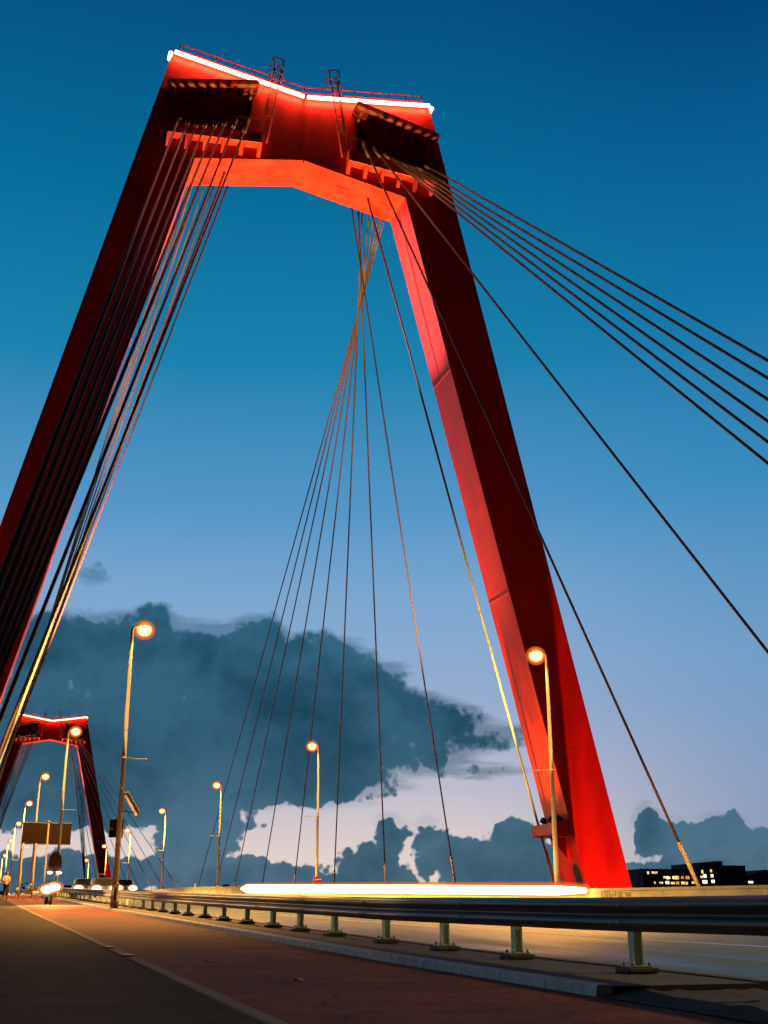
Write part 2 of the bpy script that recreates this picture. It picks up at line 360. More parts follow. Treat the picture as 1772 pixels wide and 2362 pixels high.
# where the kerb stops the ground drops to bare dirt and broken asphalt
mb = MB(); rnd = random.Random(3)
gx = [i/14 for i in range(15)]; gy = [-6+16.38*i/60 for i in range(61)]
rows = []
for yy in gy:
    row = []
    for t in gx:
        xx = kx(yy)+(ix(yy)-kx(yy))*t
        fade = min(1, t*6, (1-t)*6)
        row.append((xx, yy, zd(yy)+.008+fade*(.02+.03*rnd.random()*(1 if rnd.random() > .5 else .3))))
    rows.append(row)
mb.sweep(rows)
struct(mb.build('dirt_verge', DIRT, smooth=True))
# two worn yellow stones in the edging of the path
for yy in (20.4, 18.0):
    mb = MB(); mb.box((2.13, yy, zd(yy)+.0165), (.13, .9, .008)); struct(mb.build('worn_edge_marking', PAINTY))

# river and banks
mb = MB(); mb.face([(-640, -140, -14), (940, -140, -14), (940, 1540, -14), (-640, 1540, -14)]); struct(mb.build('river', WATER))
mb = MB(); mb.box((150, 1010, -12), (1580, 1040, 3)); struct(mb.build('far_bank', LAND))
mb = MB(); mb.box((0, -98, -12), (1200, 80, 3)); struct(mb.build('near_bank', LAND))

# ------------------------------------------------------------------ pylon (local origin: axis of the bridge, front face, z = 0 at eye level)
T, KB, UI, KI, ZT, ZN, ZU, ZUA, DP = 9.0, .2265, 7.139, .2413, 54.35, 52.93, 46.627, 48.023, 3.14
ZB = -14.5
xo = lambda z: T+KB*(ZT-z)
xi = lambda z: UI+KI*(ZU-z)
TOPZ = lambda x: ZN+(ZT-ZN)*abs(x)/T
def aim(loc, tgt): return (Vector(tgt)-Vector(loc)).to_track_quat('-Z', 'Y').to_euler()
def spot(name, loc, tgt, power, col, cone, blend=.4, size=.15, parent=None):
    d = bpy.data.lights.new(name, 'SPOT'); d.energy = power; d.color = col; d.spot_size = R(cone); d.spot_blend = blend; d.shadow_soft_size = size
    o = bpy.data.objects.new(name, d); COL.objects.link(o); o.location = loc; o.rotation_euler = aim(loc, tgt)
    if parent: o.parent = parent
    return o
def make_pylon():
    root = empty('bridge_pylon', (XA, Y1, 0))
    # --- crossbeam with two real recesses in its front face
    mb = MB()
    out = [(-xo(ZU), ZU), (-UI, ZU), (0, ZUA), (UI, ZU), (xo(ZU), ZU), (T, ZT), (0, ZN), (-T, ZT)]
    hr = [(3.55, 52.15), (3.75, 49.25), (9.2, 48.55), (9.15, 50.9)]
    hl = [(-x, z) for x, z in hr]
    loops = [out, hr, hl]
    flat = [p for l in loops for p in l]
    for t in tessellate_polygon([[Vector((x, z, 0)) for x, z in l] for l in loops]):
        mb.face([(flat[i][0], 0, flat[i][1]) for i in t])
    mb.face([(x, DP, z) for x, z in out])
    for i in range(8):
        a, b = out[i], out[(i+1) % 8]
        mb.face([(a[0], 0, a[1]), (b[0], 0, b[1]), (b[0], DP, b[1]), (a[0], DP, a[1])])
    for h in (hr, hl):
        for i in range(4):
            a, b = h[i], h[(i+1) % 4]; mb.face([(a[0], 0, a[1]), (b[0], 0, b[1]), (b[0], 1.7, b[1]), (a[0], 1.7, a[1])])
        mb.face([(x, 1.7, z) for x, z in h])
    bmesh.ops.remove_doubles(mb.bm, verts=mb.bm.verts[:], dist=.001)
    mb.build('crossbeam', RED, root)
    # weld ridges of the steel plates
    mb = MB()
    mb.box((0, -.02, 50.3), (.07, .05, 5.0)); mb.build('weld_ridge', RED, root)
    for sg in (-1, 1):
        mb = MB(); mb.hull([(sg*9.72, -.03, 51.4), (sg*9.72, 0, 51.4), (sg*7.8, 0, 51.75), (sg*7.8, -.03, 51.75)][::sg], [(sg*9.72, -.03, 51.46), (sg*9.72, 0, 51.46), (sg*7.8, 0, 51.81), (sg*7.8, -.03, 51.81)][::sg])
        mb.build('weld_ridge', RED, root)
        mb = MB(); mb.box((sg*9.65, -.02, 49.85), (.85, .05, .07)); mb.build('weld_ridge', RED, root)
    # --- legs
    for sg in (-1, 1):
        mb = MB()
        ring = lambda z: [(sg*xi(z), 0, z), (sg*xo(z), 0, z), (sg*xo(z), DP, z), (sg*xi(z), DP, z)]
        mb.sweep([[*ring(z), ring(z)[0]] for z in (ZB, 0, 16, 32, ZU)])
        bmesh.ops.remove_doubles(mb.bm, verts=mb.bm.verts[:], dist=.001)
        leg = mb.build('leg', RED, root)
        # plate joints on the inner face
        for z in (34.2, 19.5, 9.0):
            mb = MB(); mb.hull([(sg*(xi(z)-.02), .02, z), (sg*(xi(z)-.02), DP-.02, z), (sg*(xi(z)+.02), DP-.02, z), (sg*(xi(z)+.02), .02, z)],
                    [(sg*(xi(z+.1)-.02), .02, z+.1), (sg*(xi(z+.1)-.02), DP-.02, z+.1), (sg*(xi(z+.1)+.02), DP-.02, z+.1), (sg*(xi(z+.1)+.02), .02, z+.1)])
            mb.build('plate_joint', RED, leg)
        for z in (41.5, 31.0, 20.5, 10.0):
            mb = MB(); mb.hull([(sg*(xi(z)+.02), -.010, z), (sg*(xo(z)-.02), -.010, z), (sg*(xo(z)-.02), 0, z), (sg*(xi(z)+.02), 0, z)],
                    [(sg*(xi(z+.07)+.02), -.010, z+.07), (sg*(xo(z+.07)-.02), -.010, z+.07), (sg*(xo(z+.07)-.02), 0, z+.07), (sg*(xi(z+.07)+.02), 0, z+.07)])
            mb.build('weld_ridge', RED, leg)
        # bracket box round the foot of the leg that carries the floodlights
        mb = MB()
        z0, z1 = 5.05, 5.75
        mb.hull([(sg*(xi(z0)-1.1), -.18, z0+.05), (sg*(xi(z0)+.05), -.18, z0), (sg*(xi(z0)+.05), DP+.2, z0), (sg*(xi(z0)-1.1), DP+.2, z0+.05)],
                [(sg*(xi(z1)-1.0), -.18, z1+.0), (sg*(xi(z1)+.05), -.18, z1+.15), (sg*(xi(z1)+.05), DP+.2, z1+.15), (sg*(xi(z1)-1.0), DP+.2, z1)])
        con = mb.build('console', RED, leg, bevel=.03)
        for yy in (.5, 1.5, 2.5): mb = MB(); mb.box((sg*(xi(z1)-.5), yy, z1+.27), (.36, .3, .3), Matrix.Rotation(sg*.5, 3, 'Y')); mb.build('floodlight', DARKM, con, bevel=.02)
        # gusset plate below, and a dark doorway with an arched head
        mb = MB(); za, zb = 3.6, 5.0
        mb.hull([(sg*xi(za), 1.2, za), (sg*(xi(zb)-.95), 1.2, zb), (sg*(xi(zb)+.02), 1.2, zb)], [(sg*xi(za), 1.3, za), (sg*(xi(zb)-.95), 1.3, zb), (sg*(xi(zb)+.02), 1.3, zb)])
        mb.build('gusset', RED, con)
        mb = MB(); zf = 1.12
        prof = [(-.42, 0), (.42, 0)]+[(.42*math.cos(t), 1.9+.42*math.sin(t)) for t in [math.pi*i/10 for i in range(11)]]
        mb.hull([(sg*(xi(zf+h)-.015), .75+w, zf+h) for w, h in prof], [(sg*(xi(zf+h)+.1), .75+w, zf+h) for w, h in prof])
        mb.build('doorway', BLACK, leg)
    # --- neon tubes along the top edge
    for sg in (-1, 1):
        mb = MB(); e = .34
        mb.path([(sg*.12, -e, TOPZ(.12)-.12), (sg*2, -e, TOPZ(2)-.12), (sg*6, -e, TOPZ(6)-.12), (sg*(T-.12), -e, TOPZ(T)-.12)], .13)
        mb.build('neon_tube', NEON, root)
        mb = MB(); mb.path([(sg*(T+.12), -.22, TOPZ(T)-.16), (sg*(T+.12), .1, TOPZ(T)-.16), (sg*(T+.12), .45, TOPZ(T)-.16)], .14); mb.build('neon_tube', NEON, root)
        for k in range(9): x = .4+k*1.05; mb = MB(); mb.box((sg*x, -.14, TOPZ(x)-.03), (.05, .3, .05)); mb.build('tube_bracket', DRED, root)
    # --- railing on the roof
    mb = MB()
    xs = [-8.5+i*(8.5/7) for i in range(15)]
    top = lambda x, h: (x, .12, TOPZ(x)+h)
    for h in (.55, 1.02):
        mb.tube(top(-8.5, h), top(0, h), .045, n=6); mb.tube(top(0, h), top(8.5, h), .045, n=6)
    for x in xs: mb.tube(top(x, 0), top(x, 1.05), .04, n=6)
    mb.build('roof_railing', DRED, root)
    # --- hoods over the recesses, with ribs
    for sg in (-1, 1):
        mb = MB()
        dx, dz = (9.3-3.35), (51.25-52.62)
        L = math.hypot(dx, dz); ux, uz = dx/L, dz/L; nx, nz = -uz, ux
        def pt(a, b, yy): return (sg*(3.35+ux*a+nx*b), yy, 52.62+uz*a+nz*b)
        prof = [(-.02, -.33), (-.95, -.33), (-1.15, -.22), (-1.22, -.02), (-1.18, .12), (-.95, .26), (-.02, .30)]
        mb.sweep([[pt(a, b*k, yy*k2) for yy, b in prof] for a, k, k2 in ((0, .55, .9), (.14, .9, 1), (.3, 1, 1), (L-.3, 1, 1), (L-.1, .9, 1), (L, .6, .9))], True)
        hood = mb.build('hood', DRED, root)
        for k in range(9):
            a = .55+k*(L-1.1)/8
            mb = MB(); w = .09
            mb.hull([pt(a-w, -.34, -.03), pt(a+w, -.34, -.03), pt(a+w, -.34, -.95), pt(a-w, -.34, -.95)], [pt(a-w, -.75, -.03), pt(a+w, -.75, -.03), pt(a+w, -.42, -.85), pt(a-w, -.42, -.85)])
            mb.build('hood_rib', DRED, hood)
        # --- service platform below the recess, ledge blocks, gussets
        mb = MB()
        zp = lambda x: 49.02-(x-3)*.085
        mb.hull([(sg*2.95, -.02, zp(2.95)-.80), (sg*9.05, -.02, zp(9.05)-.80), (sg*9.05, -.72, zp(9.05)-.80), (sg*2.95, -.72, zp(2.95)-.80)],
                [(sg*2.95, -.02, zp(2.95)), (sg*9.05, -.02, zp(9.05)), (sg*9.05, -.72, zp(9.05)), (sg*2.95, -.72, zp(2.95))])
        plat = mb.build('platform', RED, root, bevel=.03)
        for k in range(6):
            x = 3.05+k*1.18
            mb = MB(); w = .12; z = zp(x)-.80
            mb.hull([(sg*(x-w), -.03, z), (sg*(x+w), -.03, z), (sg*(x+w), -.7, z), (sg*(x-w), -.7, z)], [(sg*(x-w), -.03, z-.65), (sg*(x+w), -.03, z-.65), (sg*(x+w), -.1, z-.65), (sg*(x-w), -.1, z-.65)])
            mb.build('gusset', RED, plat)
        mb = MB(); pr = lambda x, h: (sg*x, -.68, zp(x)+h)
        for h in (.5, 1.0): mb.tube(pr(3.1, h), pr(8.9, h), .03, n=6)
        for k in range(9): x = 3.1+k*.725; mb.tube(pr(x, 0), pr(x, 1.0), .025, n=6)
        mb.build('platform_railing', SOCK, plat)
        # box column at the outer end, as in the photo
        mb = MB(); mb.hull([(sg*9.15, -.02, 48.0), (sg*9.45, -.02, 48.0), (sg*9.45, -.4, 48.0), (sg*9.15, -.4, 48.0)], [(sg*8.95, -.02, 49.9), (sg*9.15, -.02, 49.9), (sg*9.15, -.4, 49.9), (sg*8.95, -.4, 49.9)])
        mb.build('end_strut', RED, root)
        # --- caged ladder between platform and roof
        mb = MB(); a0 = Vector((sg*2.82, -.35, 48.6)); a1 = Vector((sg*1.95, -.35, 54.6)); ld = (a1-a0); lu = ld.normalized(); lw = Vector((lu.z, 0, -lu.x))
        for w in (-.24, .24): mb.tube(a0+lw*w, a1+lw*w, .06, n=6)
        n = 20
        for k in range(n): p = a0+ld*((k+.5)/n); mb.tube(p-lw*.24, p+lw*.24, .018, n=5)
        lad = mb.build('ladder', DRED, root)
        mb = MB()
        hoop = lambda p: [p+lw*(.36*math.cos(t))+Vector((0, -.36*math.sin(t)-.05, 0)) for t in [math.pi*i/8 for i in range(9)]]
        hs = [hoop(a0+ld*(.3+.7*k/7)) for k in range(8)]
        for h in hs: mb.path(h, .02, 5)
        for j in (1, 3, 4, 5, 7): mb.path([h[j] for h in hs], .016, 5)
        mb.build('ladder_cage', SOCK, lad)
        # cage head above the roof edge
        mb = MB(); c0 = a1-Vector((0, 0, .9))
        for w in (-.34, .34):
            mb.path([c0+lw*w+Vector((0, -.1, 0)), c0+lw*w+Vector((0, -.1, 1.7)), c0+lw*w+Vector((0, .3, 2.0)), c0+lw*w+Vector((0, .8, 1.7)), c0+lw*w+Vector((0, .9, 1.0))], .035, 6)
        for yy, zz in ((-.1, 1.1), (-.1, 1.7), (.3, 2.0), (.8, 1.7)): mb.tube(c0+lw*-.34+Vector((0, yy, zz)), c0+lw*.34+Vector((0, yy, zz)), .03, n=6)
        mb.build('ladder_head', SOCK, lad)
        # --- drain panel under the beam
    mb = MB(); q = lambda x, yy, d: (x, yy, ZUA+(ZU-ZUA)*x/UI+d)
    mb.hull([q(2.6, 1.3, -.05), q(3.6, 1.3, -.05), q(3.6, 1.75, -.05), q(2.6, 1.75, -.05)], [q(2.6, 1.3, .03), q(3.6, 1.3, .03), q(3.6, 1.75, .03), q(2.6, 1.75, .03)])
    mb.build('hatch', RED, root)
    # --- sockets of the stays in the recess
    for sg in (-1, 1):
        for (x, z, yl, xl) in BACK:
            a = Vector((sg*x, -.95, z)); b = Vector((sg*HW, yl-Y1, zd(yl)+.8)); d = (b-a).normalized()
            mb = MB(); mb.tube(a-d*.7, a+d*.5, .15, .12, 10); mb.build('stay_socket', SOCK, root)
    return root
# stays: (x on the crossbeam, z there, y of the landing)
HW = 17.1
BX = [(4.1, 49.0, 52.2), (4.85, 49.05, 35.8), (5.5, 48.95, 23.6), (6.1, 48.72, 22.0), (6.75, 48.55, 20.4), (7.3, 48.45, 18.6), (7.85, 48.45, 16.8), (8.4, 48.72, 15.5)]
BACK = [(x, z, y, XA) for x, z, y in BX]
MAIN = [(4.19, 48, 84.2), (4.76, 48, 100.4), (5.12, 48, 116.4), (5.7, 48, 132.3), (6.1, 48, 148.3), (6.5, 48, 165.4), (6.75, 48, 179.5), (7.0, 48, 195.0)]
pyl = make_pylon()
tag(pyl, "tall near red bridge pylon, its top edge lined with glowing neon", "bridge pylon", "red bridge pylons")
pyl2 = copy_tree(pyl); pyl2.location = (XA, Y2, 0)
tag(pyl2, "small distant red bridge pylon with a neon top, far down the road", "bridge pylon", "red bridge pylons")
# floodlights of the two pylons
for yb, k in ((Y1, 1), (Y2, .9)):
    for sg in (-1, 1):
        spot('flood_beam', (XA+sg*15.2, yb+1.6, 6.5), (XA-sg*2.0, yb+1.5, ZUA), 150000*k, (1, 1, .25), 36, .6)
        spot('flood_side', (XA+sg*12.6, yb+1.8, 3.2), (XA+sg*xi(13.5), yb+1.6, 13.5), 9000*k, (1, .9, .12), 72, .9)
        spot('flood_foot', (XA+sg*18.05, yb-9, -12.2), (XA+sg*(19.2), yb, 6), 50000*k, (1, .14, .08), 48, .5, .12)
    spot('flood_upper', (XA-14.6, yb+1.2, 6.6), (XA+8.9, yb+1.6, 40.5), 480000*k, (.52, .78, 1), 14, .7)
    spot('flood_upper', (XA+14.6, yb+1.2, 6.6), (XA-8.9, yb+1.6, 40.5), 480000*k, (.52, .78, 1), 14, .7)

for sg in (-1, 1):                                         # floods that rake the stays on the river side
    spot('flood_stays', (XA+sg*15.2, Y1+4.2, 6.6), (XA+sg*10.8, Y1+11, 32), 90000 if sg > 0 else 260000, (1, .48, .25), 56, .8)

# ------------------------------------------------------------------ stay cables: every one a thing
ORD = ['first', 'second', 'third', 'fourth', 'fifth', 'sixth', 'seventh', 'eighth']
def stay(a, b, r, label, group):
    a = Vector(a); b = Vector(b); root = empty('stay_cable', b)
    mb = MB(); mb.tube(a-b, Vector((0, 0, 0)), r, n=8); mb.build('cable', CABLE, root)
    d = (a-b).normalized()
    mb = MB(); mb.tube(d*-.9, d*2.4, r*1.5, n=10); mb.tube(d*2.4, d*2.55, r*1.5, r*1.1, n=10); mb.build('anchor_sleeve', SLV, root)
    return tag(root, label, "stay cable", group)
for far in (0, 1):
    my = (lambda y: 2*YM-y) if far else (lambda y: y)
    for sg, side in ((1, 'right'), (-1, 'left')):
        for i, (x, z, yl) in enumerate(BX):
            a = (XA+sg*x, my(Y1-1.0), z); b = (XA+sg*HW, my(yl), zd(yl)+.75)
            if far: lab = f"dark cable from the distant pylon's {side} shoulder to mid bridge, {ORD[i]} from its leg"
            elif sg > 0 and i == 0: lab = "steep stay cable from the near pylon's right shoulder landing before the lit office"
            elif sg > 0 and i == 1: lab = "single dark cable crossing the sky right of the pylon, below the bunch of six"
            elif sg > 0: lab = f"{ORD[i-2]} from the bottom of six parallel dark cables at the upper right"
            else: lab = f"{ORD[i]} from the right of the dark cables before the near pylon's left leg"
            if far and sg < 0 and i > 4: continue
            stay(a, b, .070, lab, f"{'far' if far else 'near'} pylon front stays {side}")
        for i, (x, z, yl) in enumerate(MAIN):
            a = (XA+sg*x, my(Y1+DP+.05), z); b = (XA+sg*HW, my(yl), zd(yl)+.75)
            if far: lab = f"orange lit cable behind the distant pylon, {side} side, {ORD[i]} from its leg"
            elif sg > 0: lab = f"{ORD[i]} from the right in the fan of thin cables between the red legs"
            else: lab = f"orange lit cable behind the near pylon's left leg, {ORD[i]} from that leg"
            stay(a, b, .058, lab, f"{'far' if far else 'near'} pylon rear stays {side}")
        a = (XA+sg*4.93, my(Y1+1.5), 47.1); b = (XA+sg*HW, my(67.9), zd(67.9)+.75)
        stay(a, b, .075, f"cable from the {'distant' if far else 'near'} pylon's beam underside down inside its {side} leg", "hangers under the crossbeams")

# ------------------------------------------------------------------ guard rail beside the cycle path
def rail_top(y): return zd(y)+lerp_tab([(0, .93), (6, .91), (9, .885), (12.4, .83), (19.2, .775), (32, .757), (60, .75)], y)
gr = empty('guard_rail', (0, 0, 0)); tag(gr, "long dark steel guard rail on pale posts beside the red cycle path", "guard rail")
px = lambda y: lerp_tab(POSTX, y)
prof = [(.045, -.335), (.0, -.315), (-.045, -.27), (-.05, -.235), (.0, -.20), (.03, -.18), (.03, -.155), (.0, -.135), (-.05, -.10), (-.05, -.065), (-.045, -.05), (.0, -.012), (.03, -.0), (.06, -.004)]
y = -4.0
while y < 205:
    y2 = y+4.0; mb = MB(); secs = []
    for i in range(9 if y < 40 else 3):
        yy = y-.16+(4.32)*i/(8 if y < 40 else 2); off = -.115-(.006 if i == 0 else 0)
        secs.append([(px(yy)+off+a, yy, rail_top(yy)+b) for a, b in prof])
    # smooth profile across
    mb.sweep(secs); o = mb.build('rail_beam', RAILM, gr, smooth=True)
    sd = o.modifiers.new('solid', 'SOLIDIFY'); sd.thickness = .006; sd.offset = 1; sd.use_rim = False
    if y < 40:
        for dy in (-.1, .1):
            for b_ in (-.085, -.25): mb = MB(); mb.ball((px(y)-.172, y+dy, rail_top(y)+b_), .018, .6, 1, 1, 8, 5); mb.build('splice_bolt', GALV, o)
    y = y2
def make_post(det):
    mb = MB(); w, d, t = .052, .05, .009
    H = 1.0
    prof = [(-w, -d), (-w, d), (-w+t, d), (-w+t, t/2), (w-t, t/2), (w-t, d), (w, d), (w, -d), (w-t, -d), (w-t, -t/2), (-w+t, -t/2), (-w+t, -d)]
    return prof
for k, yy in enumerate(posts_y):
    zb = zd(yy)+.085; zt = rail_top(yy)-.02; mb = MB()
    c = (px(yy)+.0, yy)
    w, d, t = .055, .05, .010
    mb.box((c[0]-.05, yy, (zb+zt)/2+.04), (t, .105, zt-zb-.08)); mb.box((c[0]+.05, yy, (zb+zt)/2+.04), (t, .105, zt-zb-.08)); mb.box((c[0], yy, (zb+zt)/2+.04), (.088, .012, zt-zb-.08))
    if yy < 60:
        mb.box((c[0], yy, (zb+zt)/2+.0), (.088, .09, .0) if False else (.02, .09, .01))
    p = mb.build('post', POSTM, gr)
    if yy < 110:
        mb = MB(); mb.box((c[0], yy, zb+.03), (.36, .30, .055)); mb.build('foot_block', ISLE, p, bevel=.015)
        mb = MB(); mb.box((c[0], yy, zb+.068), (.25, .22, .018)); mb.build('base_plate', GALV, p, bevel=.004)
    if yy < 45:
        for a in (-.1, .1):
            for b_ in (-.09, .09): mb = MB(); mb.tube((c[0]+a, yy+b_, zb+.077), (c[0]+a, yy+b_, zb+.115), .018, n=6); mb.build('anchor_bolt', GALV, p)

# ------------------------------------------------------------------ concrete barrier on the far side, with a headlight trail as a glowing tube
BXX = 22.7
cb = empty('concrete_barrier', (BXX, 40, zd(40))); tag(cb, "long low concrete barrier with faded scrawl beyond the road", "barrier")
bh = lambda y: lerp_tab([(20, 1.14), (31, 1.09), (43, .95), (105, .88), (200, .88)], y)
y = -40.0; mb = None
while y < 300:
    y2 = y+6.0; mb = MB()
    P = lambda yy: [(BXX-.26-BXX, yy-40, zd(yy)-.02-zd(40)), (BXX-.22-BXX, yy-40, zd(yy)+.2-zd(40)), (-.10, yy-40, zd(yy)+bh(yy)-.09-zd(40)), (-.14, yy-40, zd(yy)+bh(yy)-.085-zd(40)), (-.14, yy-40, zd(yy)+bh(yy)-zd(40)), (.14, yy-40, zd(yy)+bh(yy)-zd(40)), (.14, yy-40, zd(yy)-.02-zd(40))]
    mb.sweep([P(y+.012), P((y+y2)/2), P(y2-.012)], True); mb.build('barrier_section', BARR, cb); y = y2
# scrawl on the barrier: pale outlined letters
def text(body, size, m, parent, mtx, name='lettering', ext=.004):
    cu = bpy.data.curves.new(name, 'FONT'); cu.body = body; cu.size = size; cu.extrude = ext; cu.fill_mode = 'NONE' if m is SCRAWL else 'BOTH'
    if m is SCRAWL: cu.bevel_depth = .006
    cu.materials.append(m)
    tmp = bpy.data.objects.new(name, cu); COL.objects.link(tmp); bpy.context.view_layer.update()
    me = bpy.data.meshes.new_from_object(tmp.evaluated_get(bpy.context.evaluated_depsgraph_get())); bpy.data.objects.remove(tmp)
    me.materials.clear(); me.materials.append(m)
    o = bpy.data.objects.new(name, me); COL.objects.link(o); o.parent = parent; o.matrix_local = mtx; return o
yy = 42.4; th = math.atan2(.10, .7)
M3 = Matrix(((0, math.sin(.14), -math.cos(.14), -.178), (-1, 0, 0, yy-40), (0, math.cos(.14), math.sin(.14), zd(yy)+.56-zd(40)), (0, 0, 0, 1)))
text("DEu Oi v\u00efa", .52, SCRAWL, cb, M3, 'lettering')
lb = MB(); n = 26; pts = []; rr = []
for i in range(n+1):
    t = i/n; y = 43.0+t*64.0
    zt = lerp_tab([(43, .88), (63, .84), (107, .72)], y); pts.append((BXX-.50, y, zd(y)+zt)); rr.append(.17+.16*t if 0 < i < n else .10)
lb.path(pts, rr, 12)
band = empty('light_trail', (0, 0, 0)); core = lb.build('trail_core', TRAILG, band); lb = MB(); lb.path(pts, [r_+.09 for r_ in rr], 14); sl1 = lb.build('trail_halo', GLARE, core); lb = MB(); lb.path(pts, [r_+.17 for r_ in rr], 14); lb.build('trail_outer_halo', GLARE2, core)  # headlight streak modelled as a glowing tube, shells imitate its halo
tag(band, "thick white light trail of passing headlights along the barrier, left of the pylon foot", "light")
for k, y in enumerate((112.0, 134.0)):
    d = empty('delineator', (BXX, y, zd(y)+bh(y)))
    mb = MB(); mb.box((0, 0, .16), (.10, .03, .32)); mb.build('reflector_post', WHITEP, d, bevel=.01)
    mb = MB(); mb.box((0, -.018, .2), (.09, .006, .1)); mb.build('reflector', SIGNR, d)
    tag(d, ["small red and white marker on the barrier, nearer one of two", "small red and white marker on the barrier, farther one of two"][k], "marker post", "markers on the barrier")

# ------------------------------------------------------------------ street lamps
def make_lamp(sg):
    root = empty('street_lamp'); H = 11.28 if sg > 0 else 10.92
    mb = MB(); mb.tube((0, 0, 0), (0, 0, .9), .155, .15, 14); mb.tube((0, 0, .9), (0, 0, 1.0), .15, .115, 14); mb.tube((0, 0, 1.0), (0, 0, H), .115, .062, 12)
    for z in (2.4, 4.6, 7.0): mb.tube((0, 0, z), (0, 0, z+.05), .128-.005*z, n=12)
    pole = mb.build('pole', POLE, root)
    mb = MB(); mb.box((0, -.158, .55), (.12, .02, .5)); mb.build('access_door', DARKM, pole, bevel=.01)
    mb = MB(); mb.path([(0, 0, H-.05), (sg*.03, 0, H+.05), (sg*.10, 0, H+.10), (sg*.24, 0, H+.12)], .045, 8); mb.build('arm', POLE, root)
    mb = MB(); mb.ball((sg*.46, 0, H+.16), .34, 1.1, .55, .34); mb.build('lamp_head', POLE, root)
    mb = MB(); mb.ball((sg*.50, 0, H+.0), .25, 1.15, 1, 1); ln_ = mb.build('lens', LAMPG, root); mb = MB(); mb.ball((sg*.50, 0, H-.01), .32, 1.12, 1, 1, 20, 13); mb.build('inner_halo', HALO, ln_); mb = MB(); mb.ball((sg*.50, 0, H-.01), .42, 1.1, 1, 1, 20, 13); mb.build('outer_halo', HALO2, ln_)  # the two shells round the lens imitate its halo
    mb = MB(); mb.tube((0, 0, 5.85), (sg*.95, 0, 5.85), .022, n=6); mb.tube((0, 0, 5.80), (0, 0, 5.90), .12, n=10); mb.build('banner_rod', POLE, root)
    d = bpy.data.lights.new('sodium_light', 'SPOT'); d.energy = 32000; d.color = (1, .50, .11); d.spot_size = R(146); d.spot_blend = .35; d.shadow_soft_size = .3
    o = bpy.data.objects.new('sodium_light', d); COL.objects.link(o); o.parent = root; o.location = (sg*.50, 0, H-.48)
    return root
LY = [50.5, 88, 127, 163.5, 200, 236.5, 273]; RY = [48, 87, 125.4, 164.6, 203, 240, 277]
LLAB = ["tall street lamp carrying a solar panel and a black and orange box", "tall street lamp before the wide sign, a shield shaped sign low on its pole",
        "third left row lamp, rising just above the wide sign board", "left row lamp whose head shows at the upper left corner of the sign", "left row street lamp with its glow just left of the wide sign board",
        "tiny left row lamp above the person in the white shirt", "tiniest left row lamp at the left edge of the picture"]
RLAB = ["street lamp shining in front of the red pylon's right leg", "street lamp with a small red square plate low on its pole", "right row street lamp left of the thin fan of cables, third from the front",
        "right row street lamp in front of the dark lower cloud, fourth from the front", "right row lamp just right of the big lamp pole with the solar panel", "tiny right row lamp just right of the distant pylon's leg", "tiny right row lamp just left of the distant pylon's right leg"]
lampL = make_lamp(1); lampR = make_lamp(-1)
lamps_l, lamps_r = [], []
for i, y in enumerate(LY):
    o = lampL if i == 0 else copy_tree(lampL); o.location = (5.38, y, zd(y)+.09); tag(o, LLAB[i], "street lamp", "street lamps on the left"); lamps_l.append(o)
for i, y in enumerate(RY):
    o = lampR if i == 0 else copy_tree(lampR); o.location = (23.5, y, zd(y)); tag(o, RLAB[i], "street lamp", "street lamps on the right"); lamps_r.append(o)
o = copy_tree(lampL); o.location = (5.62, -20, zd(-20)); tag(o, "unseen street lamp added behind the viewer to light the rail posts", "street lamp", "street lamps on the left")  # unseen lamp, added to brighten the near side of the rail posts
for ch in o.children:
    if ch.type == 'LIGHT': ch.data = ch.data.copy(); ch.data.energy = 8500; ch.data.color = (1, .74, .36)
# the row of lamps goes on behind the camera's right shoulder
for y in (9.5,):
    o = copy_tree(lampR); o.location = (23.5, y, zd(y)); tag(o, "street lamp standing beyond the right edge, behind the barrier", "street lamp", "street lamps on the right")
    for ch in o.children:
        if ch.type == 'LIGHT': ch.data = ch.data.copy(); ch.data.energy = 9000; ch.data.color = (1, .78, .40)

# things hung on the lamps
zz = zd(50.5)+.1
sp = empty('solar_panel', (5.50, 50.45, 4.35))
rot = Matrix.Rotation(R(57), 3, 'Y')
mb = MB(); mb.box((.30, -.1, .40), (1.02, .75, .13), rot); mb.build('panel', SLV, sp, bevel=.02)
mb = MB(); mb.tube((-.06, 0, .1), (.42, 0, .06), .022, n=6); mb.tube((-.06, 0, .72), (.05, 0, .74), .03, n=6); mb.build('bracket', DARKM, sp)
tag(sp, "tilted solar panel on a bracket halfway up the big lamp pole", "solar panel")
bx = empty('control_box', (5.28, 50.72, 3.43))
mb = MB(); mb.box((0, 0, .55), (.56, .2, .34)); mb.box((0, 0, .19), (.56, .195, .38)); mb.build('case', BLACK, bx, bevel=.015)
mb = MB(); mb.box((.15, -.104, .19), (.22, .008, .34)); mb.build('orange_front', ORANGEB, bx)
mb = MB(); mb.box((-.19, -.104, .33), (.14, .008, .08)); mb.build('yellow_label', YELB, bx)
mb = MB(); mb.box((-.17, -.104, .13), (.2, .008, .22)); mb.build('dark_front', SIGNB, bx)
tag(bx, "black box with orange lower half behind the big lamp pole, below the solar panel", "box")
ws = empty('traffic_sign', (5.2, 87.75, zd(88)+1.72))
mb = MB(); pf = [(-.40, 0), (.40, 0), (.46, .5), (.40, .95), (.16, 1.28), (-.16, 1.28), (-.40, .95), (-.46, .5)]
mb.hull([(x, -.03, z+.1) for x, z in pf], [(x, .03, z+.1) for x, z in pf]); mb.build('shield', SIGND, ws)
mb = MB(); mb.tube((-.36, -.05, .03), (.36, -.05, .03), .04, n=8); mb.build('lamp_bar', DARKM, ws)
